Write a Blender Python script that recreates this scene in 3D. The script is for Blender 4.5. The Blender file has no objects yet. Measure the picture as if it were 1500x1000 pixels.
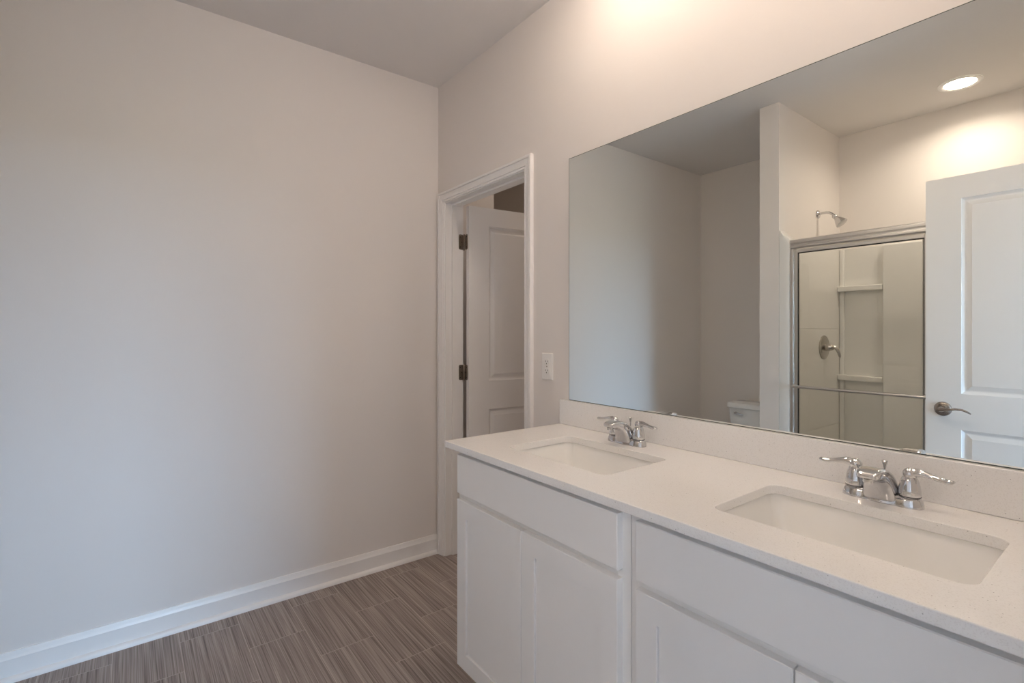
import bpy, bmesh, math
from mathutils import Vector, Matrix
from mathutils.geometry import delaunay_2d_cdt

S = bpy.context.scene
COL = S.collection
PI = math.pi

# ------------------------------------------------------------------ camera
cam_data = bpy.data.cameras.new('camera')
cam = bpy.data.objects.new('camera', cam_data)
COL.objects.link(cam)
cam.location = (2.6251, -1.4566, 1.3015)
cam.rotation_euler = (math.radians(90), 0, math.radians(90 - 37.398))
cam_data.sensor_width = 36.0
cam_data.lens = 734.38 / 1500 * 36
cam_data.shift_y = -14.6 / 1500
cam_data.clip_start = 0.02
S.camera = cam

# ------------------------------------------------------------------ sky, exposure
S.view_settings.view_transform = 'Standard'
S.view_settings.look = 'None'
S.view_settings.gamma = 1.0
S.view_settings.use_curve_mapping = False
S.view_settings.exposure = 2.15
LAMP = 4.5            # radiance of the lamp diffusers
LAMP_W = 0.74          # power of each lamp's beam
LAMP_SPREAD = 178
PUCK = 9.6            # radiance of the two opal lamps over the vanity
LAMP_COL = (1.0, 0.825, 0.67)
SKY = 8.2

world = bpy.data.worlds.new('world')
S.world = world
world.use_nodes = True
nt = world.node_tree
nt.nodes.clear()
wo = nt.nodes.new('ShaderNodeOutputWorld')
bg = nt.nodes.new('ShaderNodeBackground')
tc = nt.nodes.new('ShaderNodeTexCoord')
sx = nt.nodes.new('ShaderNodeSeparateXYZ')
mr = nt.nodes.new('ShaderNodeMapRange')
mr.inputs[1].default_value = -0.2
mr.inputs[2].default_value = 0.2
rp = nt.nodes.new('ShaderNodeValToRGB')
e = rp.color_ramp.elements
e[0].position = 0.40; e[0].color = (0.11, 0.13, 0.10, 1)
e[1].position = 0.56; e[1].color = (0.42, 0.67, 0.96, 1)
bg.inputs[1].default_value = SKY
nt.links.new(tc.outputs['Generated'], sx.inputs[0])
nt.links.new(sx.outputs['Z'], mr.inputs[0])
nt.links.new(mr.outputs[0], rp.inputs[0])
nt.links.new(rp.outputs[0], bg.inputs[0])
nt.links.new(bg.outputs[0], wo.inputs[0])

# bedroom window opening (daylight enters here and comes through the bath doorway)
WIN = dict(x=6.6, y0=-1.35, y1=-0.05, z0=0.55, z1=2.15)
for q in (WIN,):
    pl = bpy.data.lights.new('window_portal', 'AREA')
    pl.shape = 'RECTANGLE'
    pl.size = q['y1'] - q['y0']
    pl.size_y = q['z1'] - q['z0']
    pl.cycles.is_portal = True
    po = bpy.data.objects.new('window_portal', pl)
    COL.objects.link(po)
    po.location = (q['x'] + 0.06, (q['y0'] + q['y1']) / 2, (q['z0'] + q['z1']) / 2)
    po.rotation_euler = Matrix(((0, 0, 1), (-1, 0, 0), (0, -1, 0))).to_euler()     # local -Z looks to -X

# sun through the bedroom window, landing on the bedroom carpet
SUN = 19.0
sl_ = bpy.data.lights.new('sun', 'SUN')
sl_.energy = SUN
sl_.color = (1.0, 0.98, 0.95)
sl_.angle = math.radians(0.6)
so_ = bpy.data.objects.new('sun', sl_)
COL.objects.link(so_)
so_.location = (9.0, 1.0, 3.4)
so_.rotation_euler = Vector((-1.6, -1.1, -1.35)).to_track_quat('-Z', 'Y').to_euler()

S.cycles.max_bounces = 14
S.cycles.diffuse_bounces = 8
S.cycles.glossy_bounces = 8
S.cycles.transparent_max_bounces = 12
S.cycles.caustics_reflective = True
S.cycles.blur_glossy = 0.5
S.cycles.sample_clamp_indirect = 20.0
S.cycles.use_denoising = True
S.cycles.use_adaptive_sampling = False
S.cycles.use_guiding = True
S.cycles.use_surface_guiding = True


# ------------------------------------------------------------------ materials
def new_mat(name):
    m = bpy.data.materials.new(name)
    m.use_nodes = True
    t = m.node_tree
    t.nodes.clear()
    o = t.nodes.new('ShaderNodeOutputMaterial')
    p = t.nodes.new('ShaderNodeBsdfPrincipled')
    t.links.new(p.outputs[0], o.inputs[0])
    return m, t, p, o


def mat(name, col, rough=0.5, metal=0.0, spec=0.5, bump=0.0, bscale=200.0, var=0.0):
    m, t, p, o = new_mat(name)
    p.inputs['Base Color'].default_value = (*col, 1)
    p.inputs['Roughness'].default_value = rough
    p.inputs['Metallic'].default_value = metal
    p.inputs['Specular IOR Level'].default_value = spec
    c = t.nodes.new('ShaderNodeTexCoord')
    n = t.nodes.new('ShaderNodeTexNoise')
    n.inputs['Scale'].default_value = bscale
    n.inputs['Detail'].default_value = 2
    t.links.new(c.outputs['Object'], n.inputs['Vector'])
    if bump:
        b = t.nodes.new('ShaderNodeBump')
        b.inputs['Strength'].default_value = bump
        b.inputs['Distance'].default_value = 0.002
        t.links.new(n.outputs['Fac'], b.inputs['Height'])
        t.links.new(b.outputs[0], p.inputs['Normal'])
    if var:
        r = t.nodes.new('ShaderNodeMapRange')
        r.inputs[3].default_value = rough - var
        r.inputs[4].default_value = rough + var
        t.links.new(n.outputs['Fac'], r.inputs[0])
        t.links.new(r.outputs[0], p.inputs['Roughness'])
    return m


M = {}
M['paint'] = mat('greige wall paint', (0.825, 0.788, 0.758), 0.55, spec=0.3, bump=0.12, bscale=260)
M['ceil'] = mat('flat ceiling paint', (0.80, 0.775, 0.755), 0.9, spec=0.2, bump=0.15, bscale=180)
M['trim'] = mat('white trim paint', (0.93, 0.92, 0.91), 0.3, spec=0.45, bump=0.03, bscale=90)
M['cab'] = mat('white cabinet lacquer', (0.87, 0.865, 0.86), 0.38, spec=0.45, bump=0.02, bscale=120)
M['cab_in'] = mat('cabinet gap', (0.42, 0.38, 0.35), 0.7)
M['ceramic'] = mat('white ceramic', (0.90, 0.895, 0.875), 0.08, spec=0.6)
M['fiber'] = mat('white fibreglass', (0.82, 0.81, 0.78), 0.22, spec=0.5, bump=0.02, bscale=30)
M['chrome'] = mat('polished chrome', (0.68, 0.68, 0.69), 0.045, 1.0, var=0.01)
M['nickel'] = mat('satin nickel', (0.55, 0.52, 0.48), 0.22, 1.0, var=0.04, bscale=80)
M['lever'] = mat('aged bronze nickel', (0.40, 0.35, 0.315), 0.24, 1.0, var=0.04, bscale=80)
M['alu'] = mat('brushed aluminium', (0.80, 0.78, 0.76), 0.30, 1.0, var=0.04, bscale=60)
M['bronze'] = mat('antique nickel hinge', (0.30, 0.26, 0.22), 0.35, 1.0, var=0.05, bscale=90)
M['dark'] = mat('dark gap', (0.03, 0.025, 0.022), 0.8)
M['plastic'] = mat('white outlet plastic', (0.93, 0.92, 0.90), 0.25, spec=0.5)
M['carpet'] = mat('grey carpet', (0.49, 0.50, 0.545), 0.95, bump=0.6, bscale=400)
M['gasket'] = mat('black gasket and groove shade', (0.02, 0.02, 0.02), 0.5)
M['screw'] = mat('screw steel', (0.35, 0.31, 0.27), 0.35, 1.0)

# emissive lamp diffuser
m, t, p, o = new_mat('lamp diffuser')
p.inputs['Base Color'].default_value = (0.9, 0.9, 0.9, 1)
p.inputs['Emission Color'].default_value = (*LAMP_COL, 1)
p.inputs['Emission Strength'].default_value = LAMP
M['lamp'] = m
m, t, p, o = new_mat('closet fill diffuser')  # weak glow for the fill light added in the closet
p.inputs['Base Color'].default_value = (0.9, 0.9, 0.9, 1)
p.inputs['Emission Color'].default_value = (*LAMP_COL, 1)
p.inputs['Emission Strength'].default_value = LAMP * 0.13
M['closet_fill'] = m
m, t, p, o = new_mat('opal lamp diffuser')
p.inputs['Base Color'].default_value = (0.9, 0.9, 0.9, 1)
p.inputs['Emission Color'].default_value = (*LAMP_COL, 1)
p.inputs['Emission Strength'].default_value = PUCK
M['opal'] = m

# mirror
m, t, p, o = new_mat('silvered mirror glass')
g = t.nodes.new('ShaderNodeBsdfGlossy')
g.inputs['Color'].default_value = (0.89, 0.93, 0.915, 1)
g.inputs['Roughness'].default_value = 0.0
t.links.new(g.outputs[0], o.inputs[0])
M['mirror'] = m
M['mirror_edge'] = mat('mirror edge', (0.10, 0.12, 0.11), 0.2)

# thin clear glass
m, t, p, o = new_mat('clear glass')
tr = t.nodes.new('ShaderNodeBsdfTransparent')
tr.inputs[0].default_value = (0.985, 0.99, 0.985, 1)
g = t.nodes.new('ShaderNodeBsdfGlossy')
g.inputs['Roughness'].default_value = 0.01
fr = t.nodes.new('ShaderNodeFresnel')
fr.inputs[0].default_value = 1.45
mx = t.nodes.new('ShaderNodeMixShader')
t.links.new(fr.outputs[0], mx.inputs[0])
t.links.new(tr.outputs[0], mx.inputs[1])
t.links.new(g.outputs[0], mx.inputs[2])
t.links.new(mx.outputs[0], o.inputs[0])
M['glass'] = m

# quartz counter with fine specks
m, t, p, o = new_mat('speckled white quartz')
p.inputs['Roughness'].default_value = 0.16
p.inputs['Specular IOR Level'].default_value = 0.5
c = t.nodes.new('ShaderNodeTexCoord')
n1 = t.nodes.new('ShaderNodeTexNoise'); n1.inputs['Scale'].default_value = 420; n1.inputs['Detail'].default_value = 1
n2 = t.nodes.new('ShaderNodeTexVoronoi'); n2.inputs['Scale'].default_value = 150
r1 = t.nodes.new('ShaderNodeValToRGB')
r1.color_ramp.elements[0].position = 0.30; r1.color_ramp.elements[0].color = (0.83, 0.815, 0.80, 1)
r1.color_ramp.elements[1].position = 0.46; r1.color_ramp.elements[1].color = (0.90, 0.89, 0.88, 1)
r2 = t.nodes.new('ShaderNodeValToRGB')
r2.color_ramp.interpolation = 'LINEAR'
r2.color_ramp.elements[0].position = 0.10; r2.color_ramp.elements[0].color = (1, 1, 1, 1)
r2.color_ramp.elements[1].position = 0.16; r2.color_ramp.elements[1].color = (0, 0, 0, 1)
sc_ = t.nodes.new('ShaderNodeSeparateColor')
gt = t.nodes.new('ShaderNodeMath'); gt.operation = 'GREATER_THAN'; gt.inputs[1].default_value = 0.86
mu = t.nodes.new('ShaderNodeMath'); mu.operation = 'MULTIPLY'
mc = t.nodes.new('ShaderNodeMix'); mc.data_type = 'RGBA'
mc.inputs['B'].default_value = (0.42, 0.40, 0.40, 1)
for n in (n1, n2):
    t.links.new(c.outputs['Object'], n.inputs['Vector'])
t.links.new(n1.outputs['Fac'], r1.inputs[0])
t.links.new(n2.outputs['Distance'], r2.inputs[0])
t.links.new(n2.outputs['Color'], sc_.inputs[0])
t.links.new(sc_.outputs[0], gt.inputs[0])
t.links.new(gt.outputs[0], mu.inputs[0])
t.links.new(r2.outputs[0], mu.inputs[1])
t.links.new(mu.outputs[0], mc.inputs['Factor'])
t.links.new(r1.outputs[0], mc.inputs['A'])
t.links.new(mc.outputs['Result'], p.inputs['Base Color'])
M['quartz'] = m

# striated floor tile, running bond
m, t, p, o = new_mat('striated porcelain floor tile')
p.inputs['Roughness'].default_value = 0.45
p.inputs['Specular IOR Level'].default_value = 0.35
c = t.nodes.new('ShaderNodeTexCoord')
mp = t.nodes.new('ShaderNodeMapping')
mp.inputs['Location'].default_value = (-0.337 + 0.446 * 4, 0.401 + 0.2215 * 20, 0)
br = t.nodes.new('ShaderNodeTexBrick')
br.offset = 0.5; br.offset_frequency = 2
br.inputs['Scale'].default_value = 1.0
br.inputs['Brick Width'].default_value = 0.446
br.inputs['Row Height'].default_value = 0.2215
br.inputs['Mortar Size'].default_value = 0.0014
br.inputs['Mortar Smooth'].default_value = 0.2
br.inputs['Color1'].default_value = (0, 0, 0, 1)
br.inputs['Color2'].default_value = (1, 1, 1, 1)
br.inputs['Mortar'].default_value = (0.5, 0.5, 0.5, 1)
t.links.new(c.outputs['Object'], mp.inputs[0])
t.links.new(mp.outputs[0], br.inputs['Vector'])
acc = None
for sx_, sy_, wgt, rot in ((2.0, 190, 0.52, 0.010), (3.5, 430, 0.40, -0.006), (1.3, 45, 0.14, 0.0)):
    mm = t.nodes.new('ShaderNodeMapping')
    mm.inputs['Scale'].default_value = (sx_, sy_, 1)
    mm.inputs['Rotation'].default_value = (0, 0, rot)
    nn = t.nodes.new('ShaderNodeTexNoise')
    nn.noise_dimensions = '4D'
    nn.inputs['Scale'].default_value = 1.0
    nn.inputs['Detail'].default_value = 2
    wv = t.nodes.new('ShaderNodeMath'); wv.operation = 'MULTIPLY'; wv.inputs[1].default_value = 37.0
    t.links.new(c.outputs['Object'], mm.inputs[0])
    t.links.new(mm.outputs[0], nn.inputs['Vector'])
    t.links.new(br.outputs['Color'], wv.inputs[0])
    t.links.new(wv.outputs[0], nn.inputs['W'])
    k = t.nodes.new('ShaderNodeMath'); k.operation = 'MULTIPLY'; k.inputs[1].default_value = wgt
    t.links.new(nn.outputs['Fac'], k.inputs[0])
    if acc is None:
        acc = k
    else:
        a = t.nodes.new('ShaderNodeMath'); a.operation = 'ADD'
        t.links.new(acc.outputs[0], a.inputs[0]); t.links.new(k.outputs[0], a.inputs[1])
        acc = a
cr = t.nodes.new('ShaderNodeValToRGB')
el = cr.color_ramp.elements
el[0].position = 0.40; el[0].color = (0.16, 0.13, 0.118, 1)
el[1].position = 0.67; el[1].color = (0.50, 0.44, 0.41, 1)
mid = el.new(0.52); mid.color = (0.32, 0.268, 0.245, 1)
t.links.new(acc.outputs[0], cr.inputs[0])
mc = t.nodes.new('ShaderNodeMix'); mc.data_type = 'RGBA'
mc.inputs['B'].default_value = (0.55, 0.485, 0.455, 1)
t.links.new(br.outputs['Fac'], mc.inputs['Factor'])
t.links.new(cr.outputs[0], mc.inputs['A'])
t.links.new(mc.outputs['Result'], p.inputs['Base Color'])
bp = t.nodes.new('ShaderNodeBump'); bp.inputs['Strength'].default_value = 0.2; bp.inputs['Distance'].default_value = 0.001
t.links.new(acc.outputs[0], bp.inputs['Height'])
t.links.new(bp.outputs[0], p.inputs['Normal'])
M['tile'] = m


# ------------------------------------------------------------------ mesh helpers
class MB:
    def __init__(self):
        self.v = []; self.f = []

    def add(self, vs, fs):
        b = len(self.v)
        self.v += [tuple(q) for q in vs]
        self.f += [tuple(i + b for i in q) for q in fs]
        return self

    def box(self, x0, x1, y0, y1, z0, z1):
        vs = [(x, y, z) for z in (z0, z1) for y in (y0, y1) for x in (x0, x1)]
        return self.add(vs, [(0, 2, 3, 1), (4, 5, 7, 6), (0, 1, 5, 4), (2, 6, 7, 3), (0, 4, 6, 2), (1, 3, 7, 5)])

    def loft(self, rings, cap0=True, cap1=True, closed=True):
        n = len(rings[0]); vs = []; fs = []
        for r in rings:
            vs += list(r)
        for i in range(len(rings) - 1):
            for j in range(n if closed else n - 1):
                k = (j + 1) % n
                fs.append((i * n + j, i * n + k, (i + 1) * n + k, (i + 1) * n + j))
        if cap0: fs.append(tuple(reversed(range(n))))
        if cap1: fs.append(tuple((len(rings) - 1) * n + j for j in range(n)))
        return self.add(vs, fs)

    def lathe(self, prof, org=(0, 0, 0), axis=(0, 0, 1), n=32, sx=1.0, sy=1.0, cap0=True, cap1=True):
        a = Vector(axis).normalized()
        q = a.to_track_quat('Z', 'Y').to_matrix()
        o_ = Vector(org); rings = []
        for r, h in prof:
            rings.append([o_ + q @ Vector((r * sx * math.cos(2 * PI * i / n), r * sy * math.sin(2 * PI * i / n), h)) for i in range(n)])
        return self.loft(rings, cap0, cap1)

    def tube(self, pts, rad, n=14, flat=None, up=(0, 0, 1)):
        P = [Vector(q) for q in pts]; rings = []
        for i, q in enumerate(P):
            d = (P[min(i + 1, len(P) - 1)] - P[max(i - 1, 0)]).normalized()
            s = d.cross(Vector(up))
            if s.length < 1e-4: s = d.cross(Vector((1, 0, 0)))
            s.normalize(); u_ = s.cross(d)
            r = rad[i] if isinstance(rad, (list, tuple)) else rad
            fl = flat[i] if isinstance(flat, (list, tuple)) else (flat or 1.0)
            rings.append([q + s * r * math.cos(2 * PI * k / n) + u_ * r * fl * math.sin(2 * PI * k / n) for k in range(n)])
        return self.loft(rings)

    def build(self, name, m, parent=None, loc=(0, 0, 0), bevel=0.0, seg=2, smooth=None, sub=0):
        me = bpy.data.meshes.new(name)
        lv = Vector(loc)
        me.from_pydata([tuple(Vector(q) - lv) for q in self.v], [], self.f)
        b = bmesh.new(); b.from_mesh(me)
        bmesh.ops.recalc_face_normals(b, faces=b.faces)
        b.to_mesh(me); b.free()
        me.materials.append(m if not isinstance(m, str) else M[m])
        ob = bpy.data.objects.new(name, me)
        COL.objects.link(ob)
        if parent is not None:
            ob.parent = parent
        else:
            ob.location = loc
        if smooth is not None:
            me.polygons.foreach_set('use_smooth', [True] * len(me.polygons))
            if smooth < 179:
                me.set_sharp_from_angle(angle=math.radians(smooth))
        if bevel:
            w = ob.modifiers.new('bevel', 'BEVEL')
            w.width = bevel; w.segments = seg; w.limit_method = 'ANGLE'; w.angle_limit = math.radians(35)
            w.harden_normals = False
        if sub:
            w = ob.modifiers.new('subdivision', 'SUBSURF'); w.levels = sub; w.render_levels = sub
        return ob


def rrect(hx, hy, r, z, cx=0.0, cy=0.0, n=6):
    out = []
    for (sx_, sy_, a0) in ((1, 1, 0), (-1, 1, 90), (-1, -1, 180), (1, -1, 270)):
        for i in range(n + 1):
            a = math.radians(a0 + 90 * i / n)
            out.append((cx + sx_ * (hx - r) + r * math.cos(a), cy + sy_ * (hy - r) + r * math.sin(a), z))
    return out


def tag(o_, label=None, cat=None, group=None, kind=None):
    if label: o_['label'] = label
    if cat: o_['category'] = cat
    if group: o_['group'] = group
    if kind: o_['kind'] = kind
    return o_


def thing(name, loc, label, cat, group=None, kind=None, rotz=0.0):
    o_ = bpy.data.objects.new(name, None)
    o_.empty_display_size = 0.05
    COL.objects.link(o_)
    o_.location = loc
    o_.rotation_euler = (0, 0, rotz)
    return tag(o_, label, cat, group, kind)


def struct(name, mb, m, label, cat, bevel=0.0, smooth=None, loc=(0, 0, 0)):
    return tag(mb.build(name, m, None, loc, bevel=bevel, smooth=smooth), label, cat, kind='structure')


def copy_tree(o_, parent=None):
    c_ = o_.copy()
    COL.objects.link(c_)
    if parent is not None: c_.parent = parent
    for ch in list(o_.children):
        copy_tree(ch, c_)
    return c_


# ------------------------------------------------------------------ setting
H = 2.743
XR = 2.68            # right wall face
YB = -2.757          # back wall face
DX0, DX1, DZ = 0.086, 0.815, 2.045       # closet doorway
EY0, EY1 = -1.668, -0.888                # entry doorway in the right wall

struct('floor', MB().box(-1.6, 2.74, -2.9, 2.0, -0.1, 0.0), 'tile',
       'dark taupe striated floor tiles in running bond between left wall and vanity', 'floor')
struct('ceiling', MB().box(-1.6, 2.80, -2.9, 2.0, H, H + 0.1), 'ceil',
       'flat grey painted ceiling over the bathroom', 'ceiling')
struct('wall_left', MB().box(-0.12, 0.0, -2.9, 0.115, 0.0, H), 'paint',
       'large blank greige wall left of the closet doorway', 'wall')
struct('wall_front', MB().box(0.0, DX0 - 0.018, 0.0, 0.115, 0.0, H).box(DX0 - 0.018, DX1 + 0.018, 0.0, 0.115, DZ + 0.018, H)
       .box(DX1 + 0.018, 2.80, 0.0, 0.115, 0.0, H), 'paint',
       'greige wall carrying the wide mirror and the closet doorway', 'wall')
struct('wall_back', MB().box(0.0, 2.80, YB - 0.12, YB, 0.0, H), 'paint',
       'greige wall behind toilet and shower, seen in the mirror', 'wall')
struct('wall_right', MB().box(XR, XR + 0.12, YB, EY0 - 0.018, 0.0, H).box(XR, XR + 0.12, EY0 - 0.018, EY1 + 0.018, DZ + 0.018, H)
       .box(XR, XR + 0.12, EY1 + 0.018, 0.0, 0.0, H), 'paint',
       'greige wall with the entry doorway at the end of the vanity', 'wall')
struct('wall_partition', MB().box(1.019, 1.140, YB, -1.803, 0.0, H), 'paint',
       'narrow wing wall between toilet alcove and shower, seen in the mirror', 'wall')

# closet beyond the doorway
struct('wall_closet_left', MB().box(-0.13, -0.01, 0.115, 0.41, 0.0, H), 'paint',
       'short closet wall seen over the open closet door', 'wall')
struct('wall_closet_back', MB().box(-1.5, 1.7, 1.30, 1.40, 0.0, H), 'paint', 'dim far wall inside the closet', 'wall')
struct('wall_closet_right', MB().box(1.6, 1.7, 0.115, 1.80, 0.0, H), 'paint', 'closet wall behind the mirror wall', 'wall')
struct('wall_closet_end', MB().box(-1.6, -1.5, 0.115, 1.90, 0.0, H).box(-1.5, -0.13, 0.3, 0.41, 0.0, H), 'paint',
       'closed end of the closet', 'wall')

# bedroom the daylight comes from
w = WIN
struct('floor_bedroom', MB().box(2.74, 6.72, -4.1, 1.7, -0.1, 0.0), 'carpet', 'grey bedroom carpet beyond the entry doorway', 'floor')
struct('ceiling_bedroom', MB().box(2.80, 6.72, -4.1, 1.7, H, H + 0.1), 'ceil', 'bedroom ceiling beyond the entry doorway', 'ceiling')
fx0, fx1 = w['x'], w['x'] + 0.12
struct('wall_bedroom_far', MB().box(fx0, fx1, -4.1, w['y0'], 0, H).box(fx0, fx1, w['y1'], 1.7, 0, H)
       .box(fx0, fx1, w['y0'], w['y1'], 0, w['z0']).box(fx0, fx1, w['y0'], w['y1'], w['z1'], H),
       'paint', 'bedroom wall with the daylight window', 'wall')
struct('wall_bedroom_left', MB().box(2.80, 6.72, 1.6, 1.7, 0, H), 'paint', 'bedroom side wall on the vanity side', 'wall')
struct('wall_bedroom_right', MB().box(2.80, 6.72, -4.1, -4.0, 0, H), 'paint', 'bedroom side wall on the shower side', 'wall')
struct('wall_bedroom_near', MB().box(2.68, 2.80, -4.1, -2.9, 0, H).box(2.80, 2.802, 0.115, 1.7, 0, H), 'paint', 'bedroom wall shared with the bathroom', 'wall')
for nm, q, lb in (('window_1', w, 'white framed bedroom window beyond the entry doorway'),):
    wf = MB()
    for (a, b, c_, d) in ((q['y0'], q['y0'] + .05, q['z0'], q['z1']), (q['y1'] - .05, q['y1'], q['z0'], q['z1']),
                          (q['y0'] + .05, q['y1'] - .05, q['z0'], q['z0'] + .05), (q['y0'] + .05, q['y1'] - .05, q['z1'] - .05, q['z1']),
                          (q['y0'] + .05, q['y1'] - .05, 1.33, 1.37)):
        wf.box(q['x'] + 0.02, q['x'] + 0.05, a, b, c_, d)
    struct(nm, wf, 'trim', lb, 'window')


# ---- baseboard profile swept along the left wall (with shoe moulding)
def sweep_y(prof, y0, y1, sgn=1, x0=0.0):
    mb = MB()
    mb.loft([[(x0 + sgn * a, y, b) for a, b in prof] for y in (y0, y1)])
    return mb


BASE = [(0, 0.0), (0.012, 0.0), (0.012, 0.080), (0.0125, 0.083), (0.0105, 0.088), (0.0085, 0.094), (0.0075, 0.1005), (0.0055, 0.1085), (0, 0.1085)]
SHOE = [(0.0122, 0.0), (0.0275, 0.0), (0.0273, 0.007), (0.0255, 0.013), (0.0215, 0.018), (0.016, 0.0205), (0.0122, 0.021)]
struct('baseboard_left', sweep_y(BASE, -1.8 - 0.957, -0.0, 1), 'trim', 'white baseboard along the foot of the blank left wall', 'baseboard', smooth=30)
struct('trim_1', sweep_y(SHOE, -1.8 - 0.957, -0.0, 1), 'trim', 'white shoe moulding between the left baseboard and floor tiles', 'moulding', smooth=40)
bb = MB().loft([[(x, YB + a, b) for a, b in BASE] for x in (0.0, 1.019)])
bb.loft([[(1.019 - a, y, b) for a, b in BASE] for y in (YB, -1.803)])
struct('baseboard_back', bb, 'trim', 'white baseboard around the toilet alcove', 'baseboard', smooth=30)

# ---- closet doorway: jamb, stop and casing
jm = MB()
jm.box(DX0 - 0.018, DX0, 0.0, 0.115, 0, DZ + 0.018).box(DX1, DX1 + 0.018, 0.0, 0.115, 0, DZ + 0.018)
jm.box(DX0, DX1, 0.0, 0.115, DZ, DZ + 0.018)
jm.box(DX0, DX0 + 0.011, 0.040, 0.075, 0, DZ).box(DX1 - 0.011, DX1, 0.040, 0.075, 0, DZ).box(DX0 + 0.011, DX1 - 0.011, 0.040, 0.075, DZ - 0.011, DZ)
struct('trim_2', jm, 'trim', 'white door jamb lining the closet doorway', 'door jamb', bevel=0.0012)

# casing profile: u from the opening outwards, d = projection from the wall
CAS = [(0.0, 0.0), (0.0, 0.0075), (0.002, 0.0095), (0.007, 0.0095), (0.0085, 0.0060), (0.0115, 0.0060), (0.013, 0.0115),
       (0.020, 0.0120), (0.031, 0.0150), (0.0385, 0.0165), (0.0395, 0.0120), (0.0430, 0.0120), (0.0440, 0.0185), (0.0520, 0.0195), (0.0560, 0.0180), (0.057, 0.015), (0.057, 0.0)]


def casing(x0, x1, zt, ysign, yface, rev=0.005, flip=None):
    """mitred casing round an opening in a wall facing -Y (ysign=-1)"""
    mb = MB(); rings = []
    for corner in range(4):
        ring = []
        for u, d in CAS:
            u += rev
            x = x0 - u if corner < 2 else x1 + u
            z = 0.0 if corner in (0, 3) else zt + u
            ring.append((x, yface + ysign * d, z))
        rings.append(ring)
    mb.loft(rings)
    return mb


struct('trim_3', casing(DX0 - 0.003, DX1 + 0.003, DZ, -1, 0.0), 'trim', 'white profiled casing around the closet doorway', 'door casing')
struct('trim_4', casing(DX0, DX1, DZ, 1, 0.115), 'trim', 'white casing on the closet side of its doorway', 'door casing')

# ---- entry doorway jamb and casing (right wall)
je = MB()
je.box(XR, XR + .12, EY0 - .018, EY0, 0, DZ + .018).box(XR, XR + .12, EY1, EY1 + .018, 0, DZ + .018).box(XR, XR + .12, EY0, EY1, DZ, DZ + .018)
struct('trim_5', je, 'trim', 'white door jamb lining the entry doorway', 'door jamb', bevel=0.0012)


# ------------------------------------------------------------------ panel doors
def door_leaf(wid, hgt, th, z0=0.012):
    """two-panel moulded door; local x from the hinge edge, y = thickness (0 front, th back)"""
    mb = MB()
    stile = 0.132
    xs = [0, stile, wid - stile, wid]
    zs = [z0, 0.235, 0.838, 1.008, 1.930, hgt]
    for side in (0, 1):
        y = 0.0 if side == 0 else th
        s = 1 if side == 0 else -1
        for i in range(3):
            for k in range(5):
                a, b, c_, d = xs[i], xs[i + 1], zs[k], zs[k + 1]
                if i == 1 and k in (1, 3):
                    rings = []
                    for ins, dep in ((0, 0), (0.0015, 0.004), (0.010, 0.0105), (0.013, 0.0120), (0.018, 0.0120), (0.037, 0.0045), (0.0385, 0.0030)):
                        rings.append([(a + ins, y + s * dep, c_ + ins), (b - ins, y + s * dep, c_ + ins),
                                      (b - ins, y + s * dep, d - ins), (a + ins, y + s * dep, d - ins)])
                    mb.loft(rings, cap0=False, cap1=True)
                else:
                    mb.add([(a, y, c_), (b, y, c_), (b, y, d), (a, y, d)], [(0, 1, 2, 3)])
    # edges
    mb.add([(0, 0, z0), (0, th, z0), (0, th, hgt), (0, 0, hgt)], [(0, 1, 2, 3)])
    mb.add([(wid, 0, z0), (wid, th, z0), (wid, th, hgt), (wid, 0, hgt)], [(0, 1, 2, 3)])
    mb.add([(0, 0, z0), (wid, 0, z0), (wid, th, z0), (0, th, z0)], [(0, 1, 2, 3)])
    mb.add([(0, 0, hgt), (wid, 0, hgt), (wid, th, hgt), (0, th, hgt)], [(0, 1, 2, 3)])
    return mb


def weld(o_):
    b = bmesh.new(); b.from_mesh(o_.data)
    bmesh.ops.remove_doubles(b, verts=b.verts, dist=1e-5)
    bmesh.ops.recalc_face_normals(b, faces=b.faces)
    b.to_mesh(o_.data); b.free()
    return o_


def lever_set(parent, x, z, y, sgn, direction):
    """rose with a curved lever; sgn = outward y direction, direction = +1/-1 along x"""
    r = MB().lathe([(0.034, 0), (0.034, 0.004), (0.031, 0.0085), (0.024, 0.0115), (0.016, 0.013), (0.0135, 0.018), (0.0125, 0.036), (0.010, 0.040)],
                   (x, y, z), (0, sgn, 0), 36).build('rose', 'lever', parent, smooth=50)
    d = direction
    MB().tube([(x - d * .006, y + sgn * .040, z), (x + d * .010, y + sgn * .047, z + .002), (x + d * .030, y + sgn * .052, z + .004),
               (x + d * .055, y + sgn * .053, z + .009), (x + d * .080, y + sgn * .052, z + .008), (x + d * .100, y + sgn * .050, z - .001),
               (x + d * .110, y + sgn * .049, z - .008)],
              [.010, .011, .0085, .0075, .008, .0075, .004], 16, flat=[1, .9, .8, .7, .6, .6, .6]).build('lever', 'lever', parent, smooth=80)
    return r


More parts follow.
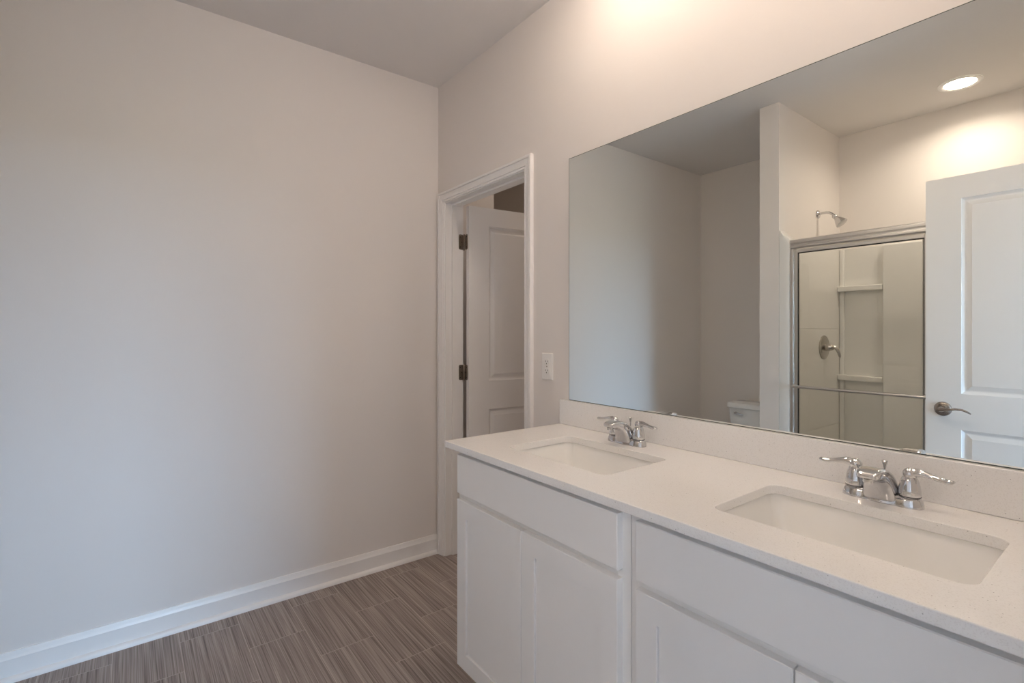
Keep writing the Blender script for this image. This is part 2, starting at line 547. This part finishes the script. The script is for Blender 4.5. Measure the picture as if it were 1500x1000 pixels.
# closet door, swung open into the closet
d1 = thing('door_1', (DX0 + 0.004, 0.124, 0.0), 'white two-panel closet door standing open behind the casing', 'door', kind='structure', rotz=math.radians(83.0))
lf = weld(door_leaf(0.716, 2.038, 0.035).build('leaf', 'trim', d1))
for v in lf.data.vertices:
    v.co.x += 0.006; v.co.y -= 0.054
for hz in (1.83, 1.06, 0.26):
    hb = MB()
    # plate on the door edge (local), knuckle barrel, plate on the jamb
    hb.lathe([(0.0030, -0.048), (0.0058, -0.0455), (0.0058, 0.0455), (0.0030, 0.048)], (0.0, 0.0, hz), (0, 0, 1), 14)
    a = math.radians(-83.0)
    hb.add([], [])
    o_ = hb.build('hinge', 'bronze', d1, smooth=50)
    rr = rrect(0.0155, 0.0445, 0.009, 0.0)
    pm = MB().loft([[(0.0045 + 0.0, -0.0215 + q[0], hz + q[1]) for q in rr], [(0.0063, -0.0215 + q[0], hz + q[1]) for q in rr]])
    pm.build('door_plate', 'bronze', o_)
    # jamb plate: stays on the jamb face, so undo the door's turn
    ring0, ring1 = [], []
    for q in rr:
        wx, wy = -0.0035, -0.0195 + q[0]
        for xx, rg in ((wx, ring0), (wx + 0.0018, ring1)):
            rg.append((xx * math.cos(a) - wy * math.sin(a), xx * math.sin(a) + wy * math.cos(a), hz + q[1]))
    MB().loft([ring0, ring1]).build('jamb_plate', 'bronze', o_)
    sm = MB()
    for dz in (-0.03, 0.0, 0.03):
        off = -0.0215 + (0.006 if dz == 0 else -0.004)
        wx, wy = -0.0017, off
        vx = wx * math.cos(a) - wy * math.sin(a); vy = wx * math.sin(a) + wy * math.cos(a)
        nx, ny = math.cos(a), math.sin(a)
        sm.lathe([(0.0032, 0), (0.0025, 0.0009)], (vx, vy, hz + dz), (nx, ny, 0), 10)
        sm.lathe([(0.0032, 0), (0.0025, 0.0009)], (0.0045, off, hz + dz), (-1, 0, 0), 10)
    sm.build('screws', 'dark', o_)
lever_set(d1, 0.66, 0.93, -0.054, -1, -1)

# entry door, open 90 degrees into the bathroom in front of the shower
d2 = thing('door_2', (XR - 0.006, EY0, 0.0), 'white two-panel entry door standing open before the shower, seen in the mirror', 'door', kind='structure', rotz=math.radians(180))
# local x -> world -x ; local y -> world -y : front face (y=0) looks to world +y
lf2 = weld(door_leaf(0.768, 2.038, 0.035).build('leaf', 'trim', d2))
for v in lf2.data.vertices:
    v.co.x += 0.004
LX = 0.772 - 0.066
lever_set(d2, LX, 0.930, 0.0, -1, -1)
lever_set(d2, LX, 0.930, 0.035, 1, -1)
for hz in (1.83, 1.06, 0.26):
    MB().lathe([(0.003, -0.048), (0.0058, -0.0455), (0.0058, 0.0455), (0.003, 0.048)], (0.0, -0.004, hz), (0, 0, 1), 14).build('hinge', 'bronze', d2, smooth=50)

# ------------------------------------------------------------------ vanity cabinets
CT, CB = 0.9163, 0.8935       # counter top / underside
YF = -0.533                   # face frame plane
TH = 0.020                    # door thickness


def shaker(mb, x0, x1, z0, z1, yb, yf, fr=0.0565, rec=0.0065):
    a, b = x0 + fr, x1 - fr
    c_, d = z0 + fr, z1 - fr
    outer = [(x0, z0), (x1, z0), (x1, z1), (x0, z1)]
    inner = [(a, c_), (b, c_), (b, d), (a, d)]
    e_ = 0.0015
    rings = [[(x, yb, z) for x, z in outer], [(x, yf + e_, z) for x, z in outer],
             [(x + (e_ if i in (0, 3) else -e_), yf, z + (e_ if i < 2 else -e_)) for i, (x, z) in enumerate(outer)],
             [(x, yf, z) for x, z in inner], [(x, yf + rec + .004, z) for x, z in inner]]
    g_ = 0.0016       # seam round the floating panel
    inn = [(x + (g_ if i in (0, 3) else -g_), z + (g_ if i < 2 else -g_)) for i, (x, z) in enumerate(inner)]
    rings += [[(x, yf + rec + .004, z) for x, z in inn], [(x, yf + rec, z) for x, z in inn]]
    mb.loft(rings)


def cabinet(x0, x1, dx0, split, dx1, label, y0=-0.002):
    t_ = thing('vanity_cabinet', ((x0 + x1) / 2, (YF + y0) / 2, 0.0), label, 'cabinet', 'white vanity cabinets under the countertop')
    L = t_.location
    b = MB()
    zt = CB - 0.0005
    # carcass: sides, floor, back, toe board
    TZ = 0.132
    for a in (x0, x1 - 0.016):
        b.box(a, a + 0.016, YF + 0.019, y0, TZ, zt).box(a, a + 0.016, YF + 0.075, y0, 0.0, TZ)
    b.box(x0 + 0.016, x1 - 0.016, YF + 0.019, y0, TZ, TZ + 0.016).box(x0 + 0.016, x1 - 0.016, y0 - 0.006, y0, TZ + 0.016, zt)
    b.build('carcass', 'cab', t_, L, bevel=0.0008)
    MB().box(x0 + 0.016, x1 - 0.016, YF + 0.075, YF + 0.09, 0.0, TZ).build('toe_kick', 'cab', t_, L)
    f = MB()
    st = 0.038
    f.box(x0, x0 + st, YF, YF + 0.019, TZ, zt).box(x1 - st, x1, YF, YF + 0.019, TZ, zt)
    f.box(x0 + st, x1 - st, YF, YF + 0.019, TZ, 0.178).box(x0 + st, x1 - st, YF, YF + 0.019, 0.70, 0.758).box(x0 + st, x1 - st, YF, YF + 0.019, 0.85, zt)
    f.build('face_frame', 'cab', t_, L, bevel=0.0006)
    s = MB().loft([[(dx0, YF, .744), (dx1, YF, .744), (dx1, YF, .877), (dx0, YF, .877)]
                   , [(dx0, YF - TH + .002, .744), (dx1, YF - TH + .002, .744), (dx1, YF - TH + .002, .877), (dx0, YF - TH + .002, .877)],
                   [(dx0 + .002, YF - TH, .746), (dx1 - .002, YF - TH, .746), (dx1 - .002, YF - TH, .875), (dx0 + .002, YF - TH, .875)]])
    s.build('drawer_front', 'cab', t_, L)
    for a, b_ in ((dx0, split - 0.0016), (split + 0.0016, dx1)):
        mb = MB(); shaker(mb, a, b_, 0.151, 0.7235, YF, YF - TH)
        mb.build('door', 'cab', t_, L)
    return t_


cabinet(1.112, 1.871, 1.129, 1.4865, 1.846, 'white shaker vanity cabinet under the sink beside the closet doorway')
cabinet(1.873, 2.602, 1.899, 2.2365, 2.574, 'white shaker vanity cabinet under the sink nearer the camera, cut off by the frame')
tag(MB().box(2.6025, 2.679, YF, YF + 0.019, 0.0, CB - .0005).build('cabinet_filler', 'cab', None), 'narrow white filler strip closing the vanity against the entry wall', 'filler')

# ------------------------------------------------------------------ countertop with two cut-outs
SINKS = ((1.494, -0.304), (2.233, -0.302))
HX, HY = 0.2165, 0.1425
CX0, CX1, CY0 = 1.0741, 2.678, -0.570


def slab_with_holes(x0, x1, y0, y1, z0, z1, holes):
    loops = [[(x0, y0), (x1, y0), (x1, y1), (x0, y1)]] + [[(q[0], q[1]) for q in h] for h in holes]
    pts = []; edges = []
    for lp in loops:
        b = len(pts)
        pts += [Vector(q) for q in lp]
        edges += [(b + i, b + (i + 1) % len(lp)) for i in range(len(lp))]
    vs, es, fs, _, _, _ = delaunay_2d_cdt(pts, edges, [], 0, 1e-7)

    def inside_hole(c_):
        for h in holes:
            n = len(h); ins = False
            for i in range(n):
                ax, ay = h[i][0], h[i][1]; bx, by = h[(i + 1) % n][0], h[(i + 1) % n][1]
                if (ay > c_.y) != (by > c_.y) and c_.x < (bx - ax) * (c_.y - ay) / (by - ay) + ax: ins = not ins
            if ins: return True
        return False
    keep = [f for f in fs if not inside_hole(sum((vs[i] for i in f), Vector((0, 0))) / len(f))]
    mb = MB()
    n = len(vs)
    V = [(q.x, q.y, z1) for q in vs] + [(q.x, q.y, z0) for q in vs]
    F = [tuple(f) for f in keep] + [tuple(i + n for i in reversed(f)) for f in keep]
    cnt = {}
    for f in keep:
        for i in range(len(f)):
            k = (f[i], f[(i + 1) % len(f)])
            cnt[k] = 1
    for a, b in cnt:
        if (b, a) not in cnt:
            F.append((a, a + n, b + n, b))
    mb.add(V, F)
    return mb


holes = [rrect(HX, HY, 0.028, 0, cx, cy, 7) for cx, cy in SINKS]
ct = slab_with_holes(CX0, CX1, CY0, 0.0 - 0.001, CB, CT, holes).build('countertop', 'quartz', None, (1.876, -0.285, CB), bevel=0.0022, seg=3)
tag(ct, 'speckled off-white quartz countertop with two rectangular sink cut-outs', 'countertop')
tag(MB().box(CX0, CX1, -0.0205, -0.001, CT + 0.0002, 1.0175).build('backsplash', 'quartz', None, (1.876, 0, CT), bevel=0.0018),
    'low speckled quartz backsplash strip standing along the foot of the mirror', 'backsplash')

# ------------------------------------------------------------------ undermount sinks
def sink(cx, cy, label):
    zt = CB - 0.0006
    t_ = thing('sink', (cx, cy, zt - 0.14), label, 'sink', 'rectangular undermount sinks in the countertop')
    L = t_.location
    b = MB()
    inner = [(HX + .006, HY + .006, .030, 0.0), (HX + .0045, HY + .0045, .030, -.003), (HX + .001, HY + .001, .027, -.012), (HX - .012, HY - .011, .022, -.050),
             (HX - .030, HY - .026, .022, -.098), (HX - .036, HY - .032, .024, -.110), (HX - .048, HY - .043, .028, -.119), (HX - .066, HY - .058, .034, -.1245),
             (HX - .110, HY - .090, .040, -.1295), (.026, .026, .0259, -.1345)]
    outer = [(.028, .028, .0279, -.150), (HX - .050, HY - .044, .05, -.140), (HX - .016, HY - .012, .044, -.095), (HX + .010, HY + .010, .034, -.020),
             (HX + .022, HY + .022, .036, -.012), (HX + .022, HY + .022, .036, 0.0)]
    rings = [rrect(a, c_, r, zt + d, cx, cy, 8) for a, c_, r, d in inner]
    b.loft(rings, False, False)
    rings2 = [rrect(a, c_, r, zt + d, cx, cy, 8) for a, c_, r, d in outer]
    b.loft(rings2 + [rings[0]], False, False)
    b.loft([rings[-1], rings2[0]], False, False)
    weld(b.build('bowl', 'ceramic', t_, L, smooth=60))
    MB().lathe([(0.0, -.1352), (0.018, -.1352), (0.0195, -.1335), (0.0245, -.1325), (0.0258, -.1345)], (cx, cy, zt), n=28, cap0=False, cap1=False).build('drain', 'chrome', t_, L, smooth=50)
    return t_


sink(*SINKS[0], 'white rectangular sink set in the counter beside the closet doorway')
sink(*SINKS[1], 'white rectangular sink set in the counter nearer the camera')


# ------------------------------------------------------------------ faucets
def faucet(x, y, label):
    t_ = thing('faucet', (x, y, CT + 0.0002), label, 'faucet', 'chrome two-handle faucets behind the sinks')
    # escutcheon: dumb-bell outline
    def outline(s, z):
        out = []
        n = 64
        for i in range(n):
            a = 2 * PI * i / n
            px = 0.0775 * math.copysign(abs(math.cos(a)) ** 0.62, math.cos(a))
            wy = 0.0262 - 0.004 * math.exp(-((abs(px) - 0.03) / 0.012) ** 2)
            py = wy * math.copysign(abs(math.sin(a)) ** 0.72, math.sin(a))
            out.append((px - s * math.cos(a), py - s * math.sin(a), z))
        return out
    MB().loft([outline(0, 0), outline(0.0006, 0.006), outline(0.0028, 0.015), outline(0.0062, 0.0205), outline(0.010, 0.0225)]).build('base', 'chrome', t_, smooth=50)
    # spout
    top = [(.019, .018), (.015, .036), (.006, .054), (-.010, .069), (-.032, .080), (-.056, .0855), (-.078, .0845), (-.094, .0800), (-.1025, .0735)]
    bot = [(-.027, .001), (-.028, .014), (-.031, .028), (-.037, .041), (-.047, .052), (-.060, .0595), (-.075, .0630), (-.089, .0635), (-.1000, .0665)]
    hw = [.0345, .0325, .0300, .0275, .0255, .0238, .0225, .0208, .0165]
    rings = []
    n = 28
    for (ty, tz), (by, bz), h in zip(top, bot, hw):
        c_ = Vector(((0), (ty + by) / 2, (tz + bz) / 2)); v = Vector((0, (ty - by) / 2, (tz - bz) / 2))
        ring = []
        for i in range(n):
            a = 2 * PI * i / n
            ca, sa = math.cos(a), math.sin(a)
            ex = 0.42
            q = Vector((h * math.copysign(abs(ca) ** ex, ca), 0, 0)) + v * math.copysign(abs(sa) ** ex, sa)
            # hollow the underside slightly, crown the top
            ring.append(c_ + q)
        rings.append(ring)
    sp = MB().loft(rings).build('spout', 'chrome', t_, smooth=55)
    w_ = sp.modifiers.new('subdivision', 'SUBSURF'); w_.levels = 1; w_.render_levels = 2
    MB().lathe([(0.0105, 0.0), (0.0105, -0.007), (0.009, -0.009)], (0, -0.084, 0.0640), n=20).build('aerator', 'chrome', sp, smooth=50)
    for s in (-1, 1):
        hx = 0.0515 * s
        hd = MB().lathe([(0.0195, 0.0222), (0.0200, 0.0240), (0.0207, 0.0252), (0.0207, 0.030), (0.0203, 0.038), (0.0190, 0.047), (0.0170, 0.056), (0.0140, 0.0635), (0.0105, 0.0675), (0.0095, 0.069)],
                        (hx, 0, 0), n=36).build('handle', 'chrome', t_, smooth=50)
        MB().lathe([(0.0199, 0.0228), (0.0210, 0.0232), (0.0210, 0.0244), (0.0199, 0.0248)], (hx, 0, 0), n=36).build('groove_shade', 'gasket', hd, smooth=50)  # black ring paints in the shaded groove under the handle
        # ball cap
        prof = [(0.0135 * math.cos(math.radians(q)), 0.0715 + 0.0135 * math.sin(math.radians(q))) for q in range(-60, 91, 15)]
        prof[-1] = (0.0004, prof[-1][1])
        MB().lathe(prof, (hx, 0, 0), n=28).build('cap', 'chrome', hd, smooth=80)
        pts = [(hx + s * .004, 0, .0735), (hx + s * .014, -.001, .0765), (hx + s * .026, -.002, .0765), (hx + s * .040, -.003, .0735),
               (hx + s * .054, -.004, .0705), (hx + s * .066, -.005, .0695), (hx + s * .073, -.0055, .0705), (hx + s * .077, -.006, .0715)]
        MB().tube(pts, [.0100, .0098, .0080, .0072, .0080, .0090, .0082, .0035], 16, flat=[1, .95, .85, .75, .65, .6, .6, .6]).build('lever', 'chrome', hd, smooth=80)
    lr = MB().lathe([(0.0024, 0.018), (0.0024, 0.070), (0.003, 0.072), (0.0036, 0.076), (0.0062, 0.084), (0.0066, 0.086), (0.005, 0.0875)], (0, 0.0205, 0), n=18)
    lr.build('lift_rod', 'chrome', t_, smooth=40)
    return t_


f1 = faucet(1.491, -0.092, 'chrome two-handle faucet behind the sink beside the closet doorway')
f2 = copy_tree(f1)
f2.location = (2.228, -0.089, CT + 0.0002)
f2['label'] = 'chrome two-handle faucet behind the sink nearer the camera'

# ------------------------------------------------------------------ mirror
MX0, MX1, MZ0, MZ1 = 1.1155, 2.655, 1.0180, 2.018
mi = thing('mirror', ((MX0 + MX1) / 2, 0, MZ0), 'wide frameless mirror above the backsplash, reflecting shower and open door', 'mirror')
L = mi.location
MB().box(MX0, MX1, -0.0052, -0.0008, MZ0, MZ1).build('backing', 'mirror_edge', mi, L)
e_ = 0.0022
MB().add([(MX0 + e_, -0.0056, MZ0 + e_), (MX1 - e_, -0.0056, MZ0 + e_), (MX1 - e_, -0.0056, MZ1 - e_), (MX0 + e_, -0.0056, MZ1 - e_),
          (MX0 + e_, -0.0053, MZ0 + e_), (MX1 - e_, -0.0053, MZ0 + e_), (MX1 - e_, -0.0053, MZ1 - e_), (MX0 + e_, -0.0053, MZ1 - e_)],
         [(0, 1, 2, 3), (7, 6, 5, 4), (0, 4, 5, 1), (1, 5, 6, 2), (2, 6, 7, 3), (3, 7, 4, 0)]).build('glass', 'mirror', mi, L)

# ------------------------------------------------------------------ electrical outlet
OX, OZ = 0.978, 1.149
ol = thing('electrical_outlet', (OX, 0, OZ), 'white duplex electrical outlet on the wall between doorway and mirror', 'outlet')
L = ol.location
rr = lambda hx, hz, r, y: [(OX + q[0], y, OZ + q[1]) for q in rrect(hx, hz, r, 0, n=4)]
MB().loft([rr(.0355, .0578, .003, -.0005), rr(.0355, .0578, .003, -.003), rr(.034, .0563, .003, -.005), rr(.0315, .0538, .003, -.0058)]).build('cover_plate', 'plastic', ol, L, smooth=35)
for s in (-1, 1):
    cz = OZ + s * 0.0195
    fc = MB()
    def face(k, y):
        out = []
        for i in range(32):
            a = 2 * PI * i / 32
            out.append((OX + k * .0168 * math.cos(a), y, cz + max(-.0128 * k, min(.0128 * k, k * .0168 * math.sin(a)))))
        return out
    rc = fc.loft([face(1, -.0056), face(1, -.0072), face(.95, -.0078)]).build('receptacle', 'plastic', ol, L, smooth=35)
    sl = MB()
    sl.box(OX - .0072, OX - .0052, -.0082, -.0076, cz - .001, cz + .0075).box(OX + .0052, OX + .0072, -.0082, -.0076, cz - .0005, cz + .0065)
    sl.lathe([(.0026, 0), (.0026, .0005)], (OX, -.0077, cz - .0072), (0, -1, 0), 12)
    sl.build('slots', 'dark', rc, L)
MB().lathe([(.003, 0), (.0026, .001)], (OX, -.0058, OZ), (0, -1, 0), 14).build('screw', 'screw', ol, L)

# ------------------------------------------------------------------ ceiling lights
def ceiling_light(x, y, label, group=None, power=1.0, spread=None, glow='lamp'):
    t_ = thing('ceiling_light', (x, y, H), label, 'light', group)
    MB().lathe([(.100, -.0005), (.100, -.004), (.097, -.0065), (.088, -.0075), (.080, -.0065), (.074, -.003), (.072, -.0012)], n=56, cap0=False, cap1=False).build('trim_ring', 'trim', t_, smooth=50)
    MB().lathe([(.0735, -.0022), (.0735, -.0008)], n=48).build('diffuser', glow, t_)
    ld = bpy.data.lights.new('lamp_beam', 'AREA')
    ld.shape = 'DISK'; ld.size = 0.14
    ld.energy = LAMP_W * power; ld.color = LAMP_COL; ld.spread = math.radians(spread or LAMP_SPREAD)
    lo = bpy.data.objects.new('lamp_beam', ld)
    COL.objects.link(lo)
    lo.parent = t_
    lo.location = (0, 0, -0.0035)
    return t_


ceiling_light(1.892, -2.39, 'round recessed ceiling light glowing above the shower, seen in the mirror', power=1.9, spread=150)




def puck_light(x, y, label):
    t_ = thing('ceiling_light', (x, y, H), label, 'light', 'surface lights over the vanity')
    MB().lathe([(.092, -.0005), (.092, -.006), (.089, -.008), (.079, -.008), (.079, -.0005)], n=56, cap0=False, cap1=False).build('rim', 'trim', t_, smooth=40)
    MB().lathe([(.0785, -.001), (.0785, -.046), (.076, -.052), (.070, -.055)], n=48).build('diffuser', 'opal', t_, smooth=40)
    return t_


puck_light(1.494, -0.365, 'round opal ceiling light above the sink beside the closet doorway')
puck_light(2.233, -0.365, 'round opal ceiling light above the sink nearer the camera')
ceiling_light(0.42, 1.00, 'small round fill light added inside the closet, out of view', power=1.1, spread=170, glow='closet_fill')  # unseen lamp added to brighten the closet's far wall and door

# ------------------------------------------------------------------ shower
SX0, SX1 = 1.141, XR - 0.001
sh = thing('shower_surround', (1.9, -2.3, 0.0), 'white fibreglass shower surround with moulded shelves, seen in the mirror', 'shower surround')
L = sh.location
ST = 1.905
# side panel on the wing wall, with a front post
lp = MB()
lp.box(SX0, SX0 + .012, YB + .001, -1.884, .10, .628).box(SX0, SX0 + .012, YB + .001, -1.884, .631, 1.319).box(SX0, SX0 + .012, YB + .001, -1.884, 1.322, ST)
lp.box(SX0, SX0 + .009, YB + .001, -1.884, .10, ST - .004)
lp.build('side_panel', 'fiber', sh, L, bevel=0.002)
fp = MB()
def post(sx_, s):
    mb = MB(); rings = []
    for z, wd in ((.10, .062), (1.84, .062), (1.873, .060), (1.890, .046), (1.905, .028), (1.925, .012), (1.935, .006)):
        x0 = sx_; x1 = sx_ + s * wd
        rings.append([(x0, -1.806, z), (x1 - s * min(wd * .3, .014), -1.806, z), (x1 - s * min(wd * .1, .004), -1.812, z), (x1, -1.826, z), (x1, -1.884, z), (x0, -1.884, z)])
    mb.loft(rings); return mb
post(SX0, 1).build('front_post', 'fiber', sh, L, smooth=40)
post(SX1, -1).build('front_post', 'fiber', sh, L, smooth=40)
MB().box(SX1 - .012, SX1, YB + .001, -1.884, .10, ST).build('side_panel', 'fiber', sh, L, bevel=0.002)
MB().box(SX0 + .012, SX1 - .012, YB + .001, YB + .022, .10, ST).build('back_panel', 'fiber', sh, L, bevel=0.003)
MB().box(1.428, 2.38, YB + .022, YB + .072, .10, ST - .002).build('raised_panel', 'fiber', sh, L, bevel=0.012, seg=4, smooth=40)
MB().box(SX0 + .012, 1.186, YB + .022, YB + .045, .10, ST - .002).build('corner_strip', 'fiber', sh, L, bevel=0.01, seg=4, smooth=40)
for z in (1.612, .968):
    for a, b in ((1.153, 1.428), (2.38, SX1 - .012)):
        MB().box(a, b, YB + .022, YB + .080, z - .020, z + .018).build('shelf', 'fiber', sh, L, bevel=0.006, seg=3, smooth=40)
pan = MB().box(SX0, SX1, YB + .001, -1.810, 0.0, .055)
pan.box(SX0, SX1, -1.884, -1.810, .055, .10).box(SX0, SX1, YB + .001, YB + .05, .055, .10).box(SX0, SX0 + .05, YB + .05, -1.884, .055, .10).box(SX1 - .05, SX1, YB + .05, -1.884, .055, .10)
pan.build('pan', 'fiber', sh, L, bevel=0.01, seg=3)

sd = thing('shower_door', (1.9, -1.845, .10), 'framed sliding glass shower door with towel bar, seen in the mirror', 'shower door')
L = sd.location
X0, X1 = SX0 + .0645, SX1 - .0645
hd = [(-1.812, 1.868), (-1.806, 1.862), (-1.806, 1.846), (-1.814, 1.840), (-1.814, 1.834), (-1.808, 1.829), (-1.808, 1.817), (-1.816, 1.812), (-1.876, 1.812), (-1.876, 1.868)]
MB().loft([[(x, y, z) for y, z in hd] for x in (X0 - .002, X1 + .002)]).build('header', 'alu', sd, L, bevel=0.0015)
for a, b in ((X0 - .002, X0 + .016), (X1 - .016, X1 + .002)):
    MB().box(a, b, -1.878, -1.812, .102, 1.812).build('jamb', 'alu', sd, L, bevel=0.003)
MB().box(X0 + .017, X1 - .017, -1.872, -1.816, .1015, .135).build('track', 'alu', sd, L, bevel=0.003)


def slider(name, a, b, yc, bar):
    fr_ = MB()
    fr_.box(a, a + .022, yc - .009, yc + .009, .142, 1.806).box(b - .022, b, yc - .009, yc + .009, .142, 1.806)
    fr_.box(a + .022, b - .022, yc - .009, yc + .009, .142, .168).box(a + .022, b - .022, yc - .009, yc + .009, 1.786, 1.806)
    fo = fr_.build(name, 'alu', sd, L, bevel=0.002)
    g_ = MB()
    g_.box(a + .022, a + .026, yc - .006, yc + .0075, .168, 1.786).box(b - .026, b - .022, yc - .006, yc + .0075, .168, 1.786)
    g_.box(a + .026, b - .026, yc - .006, yc + .0075, 1.7815, 1.786).box(a + .026, b - .026, yc - .006, yc + .0075, .168, .1725)
    g_.build('gasket', 'gasket', fo, L)
    MB().box(a + .0225, b - .0225, yc - .0025, yc + .0025, .1685, 1.7855).build('glass_pane', 'glass', fo, L)
    s = 1 if bar > 0 else -1
    yb = yc + s * .046
    MB().tube([(a + .004, yb, .966), (b - .004, yb, .966)], .0085, 16).build('towel_bar', 'alu', fo, L, smooth=50)
    for x in (a + .011, b - .011):
        MB().box(x - .006, x + .006, min(yc + s * .009, yb), max(yc + s * .009, yb), .955, .977).build('bracket', 'alu', fo, L, bevel=0.003)
    return fo


slider('outer_panel', X0 + .017, 1.884, -1.826, 1)
slider('inner_panel', 1.846, X1 - .017, -1.860, -1)

# shower head on its arm
hx, hy, hz = SX0, -2.375, 2.118
s1 = thing('shower_sprayer', (hx, hy, hz), 'chrome shower head on a bent arm above the shower door, seen in the mirror', 'shower head')
L = s1.location
MB().lathe([(.029, .0005), (.029, .003), (.024, .010), (.013, .014)], (hx, hy, hz), (1, 0, 0), 28).build('flange', 'chrome', s1, L, smooth=50)
arm = [(0.0, 0), (.03, .004), (.055, .004), (.075, -.002), (.092, -.014), (.104, -.030)]
MB().tube([(hx + a, hy, hz + b) for a, b in arm], .0085, 16, up=(0, 1, 0)).build('arm', 'chrome', s1, L, smooth=60)
ax = Vector((.62, 0, -.78)).normalized()
MB().lathe([(.012, -.006), (.017, .002), (.017, .012), (.014, .018), (.018, .028), (.029, .048), (.037, .068), (.038, .075), (.034, .077)],
           (hx + .103, hy, hz - .028), ax, 30).build('head', 'chrome', s1, L, smooth=45)

# mixing valve
vx, vy, vz = SX0 + .0125, -2.445, 1.190
va = thing('shower_valve', (vx, vy, vz), 'round nickel shower valve with drooping lever behind the glass, seen in the mirror', 'shower valve')
L = va.location
MB().lathe([(.085, .0003), (.085, .003), (.078, .008), (.060, .0115), (.040, .013), (.028, .016)], (vx, vy, vz), (1, 0, 0), 44).build('escutcheon', 'nickel', va, L, smooth=50)
hb = MB().lathe([(.026, .0), (.025, .020), (.021, .040), (.014, .050), (.004, .053)], (vx + .012, vy, vz), (1, 0, 0), 30).build('hub', 'nickel', va, L, smooth=50)
MB().tube([(vx + .050, vy, vz + .004), (vx + .068, vy - .004, vz + .002), (vx + .082, vy - .008, vz - .014), (vx + .090, vy - .012, vz - .036), (vx + .094, vy - .014, vz - .058), (vx + .096, vy - .016, vz - .068)],
          [.012, .0115, .0105, .0095, .009, .005], 16, up=(0, 1, 0)).build('lever', 'nickel', hb, L, smooth=80)

# ------------------------------------------------------------------ toilet
tx = 0.605
to = thing('toilet', (tx, -2.4, 0.0), 'white toilet in the alcove behind the wing wall, only its tank seen in the mirror', 'toilet')
L = to.location
ty = YB + 0.018
MB().loft([rrect(.195, .082, .03, .385, tx, ty + .09), rrect(.205, .088, .03, .42, tx, ty + .092), rrect(.217, .095, .03, .60, tx, ty + .096), rrect(.219, .096, .03, .668, tx, ty + .097)]).build('tank', 'ceramic', to, L, smooth=50)
MB().loft([rrect(.226, .103, .03, .669, tx, ty + .104), rrect(.231, .107, .03, .675, tx, ty + .107), rrect(.231, .107, .03, .700, tx, ty + .107), rrect(.226, .102, .03, .712, tx, ty + .107), rrect(.205, .085, .03, .718, tx, ty + .107)]).build('tank_lid', 'ceramic', to, L, smooth=35)
def egg(hw, yb_, yf_, z):
    out = []
    for i in range(40):
        a = 2 * PI * i / 40
        c_ = (yb_ + yf_) / 2; h = (yf_ - yb_) / 2
        wd = hw * (1.0 - .13 * math.sin(a))
        out.append((tx + wd * math.cos(a), c_ + h * math.sin(a), z))
    return out
bo = MB()
bo.loft([egg(.105, ty + .10, ty + .56, 0.0), egg(.105, ty + .10, ty + .56, .05), egg(.098, ty + .11, ty + .55, .12), egg(.115, ty + .10, ty + .59, .22), egg(.160, ty + .08, ty + .68, .32), egg(.182, ty + .06, ty + .71, .375), egg(.184, ty + .06, ty + .715, .390)])
bo.build('bowl', 'ceramic', to, L, smooth=60)
MB().box(tx - .12, tx + .12, ty + .02, ty + .20, .30, .385).build('tank_base', 'ceramic', to, L, bevel=0.03, seg=4, smooth=40)
MB().loft([egg(.186, ty + .19, ty + .720, .3915), egg(.188, ty + .188, ty + .722, .402), egg(.182, ty + .194, ty + .716, .409)]).build('seat', 'ceramic', to, L, smooth=50)
MB().loft([egg(.184, ty + .19, ty + .718, .4105), egg(.186, ty + .188, ty + .720, .420), egg(.176, ty + .20, ty + .708, .431)]).build('seat_lid', 'ceramic', to, L, smooth=50)
MB().tube([(tx - .15, ty + .192, .63), (tx - .15, ty + .212, .63), (tx - .115, ty + .218, .628), (tx - .075, ty + .218, .622)], [.010, .009, .007, .006], 12).build('flush_lever', 'chrome', to, L, smooth=60)
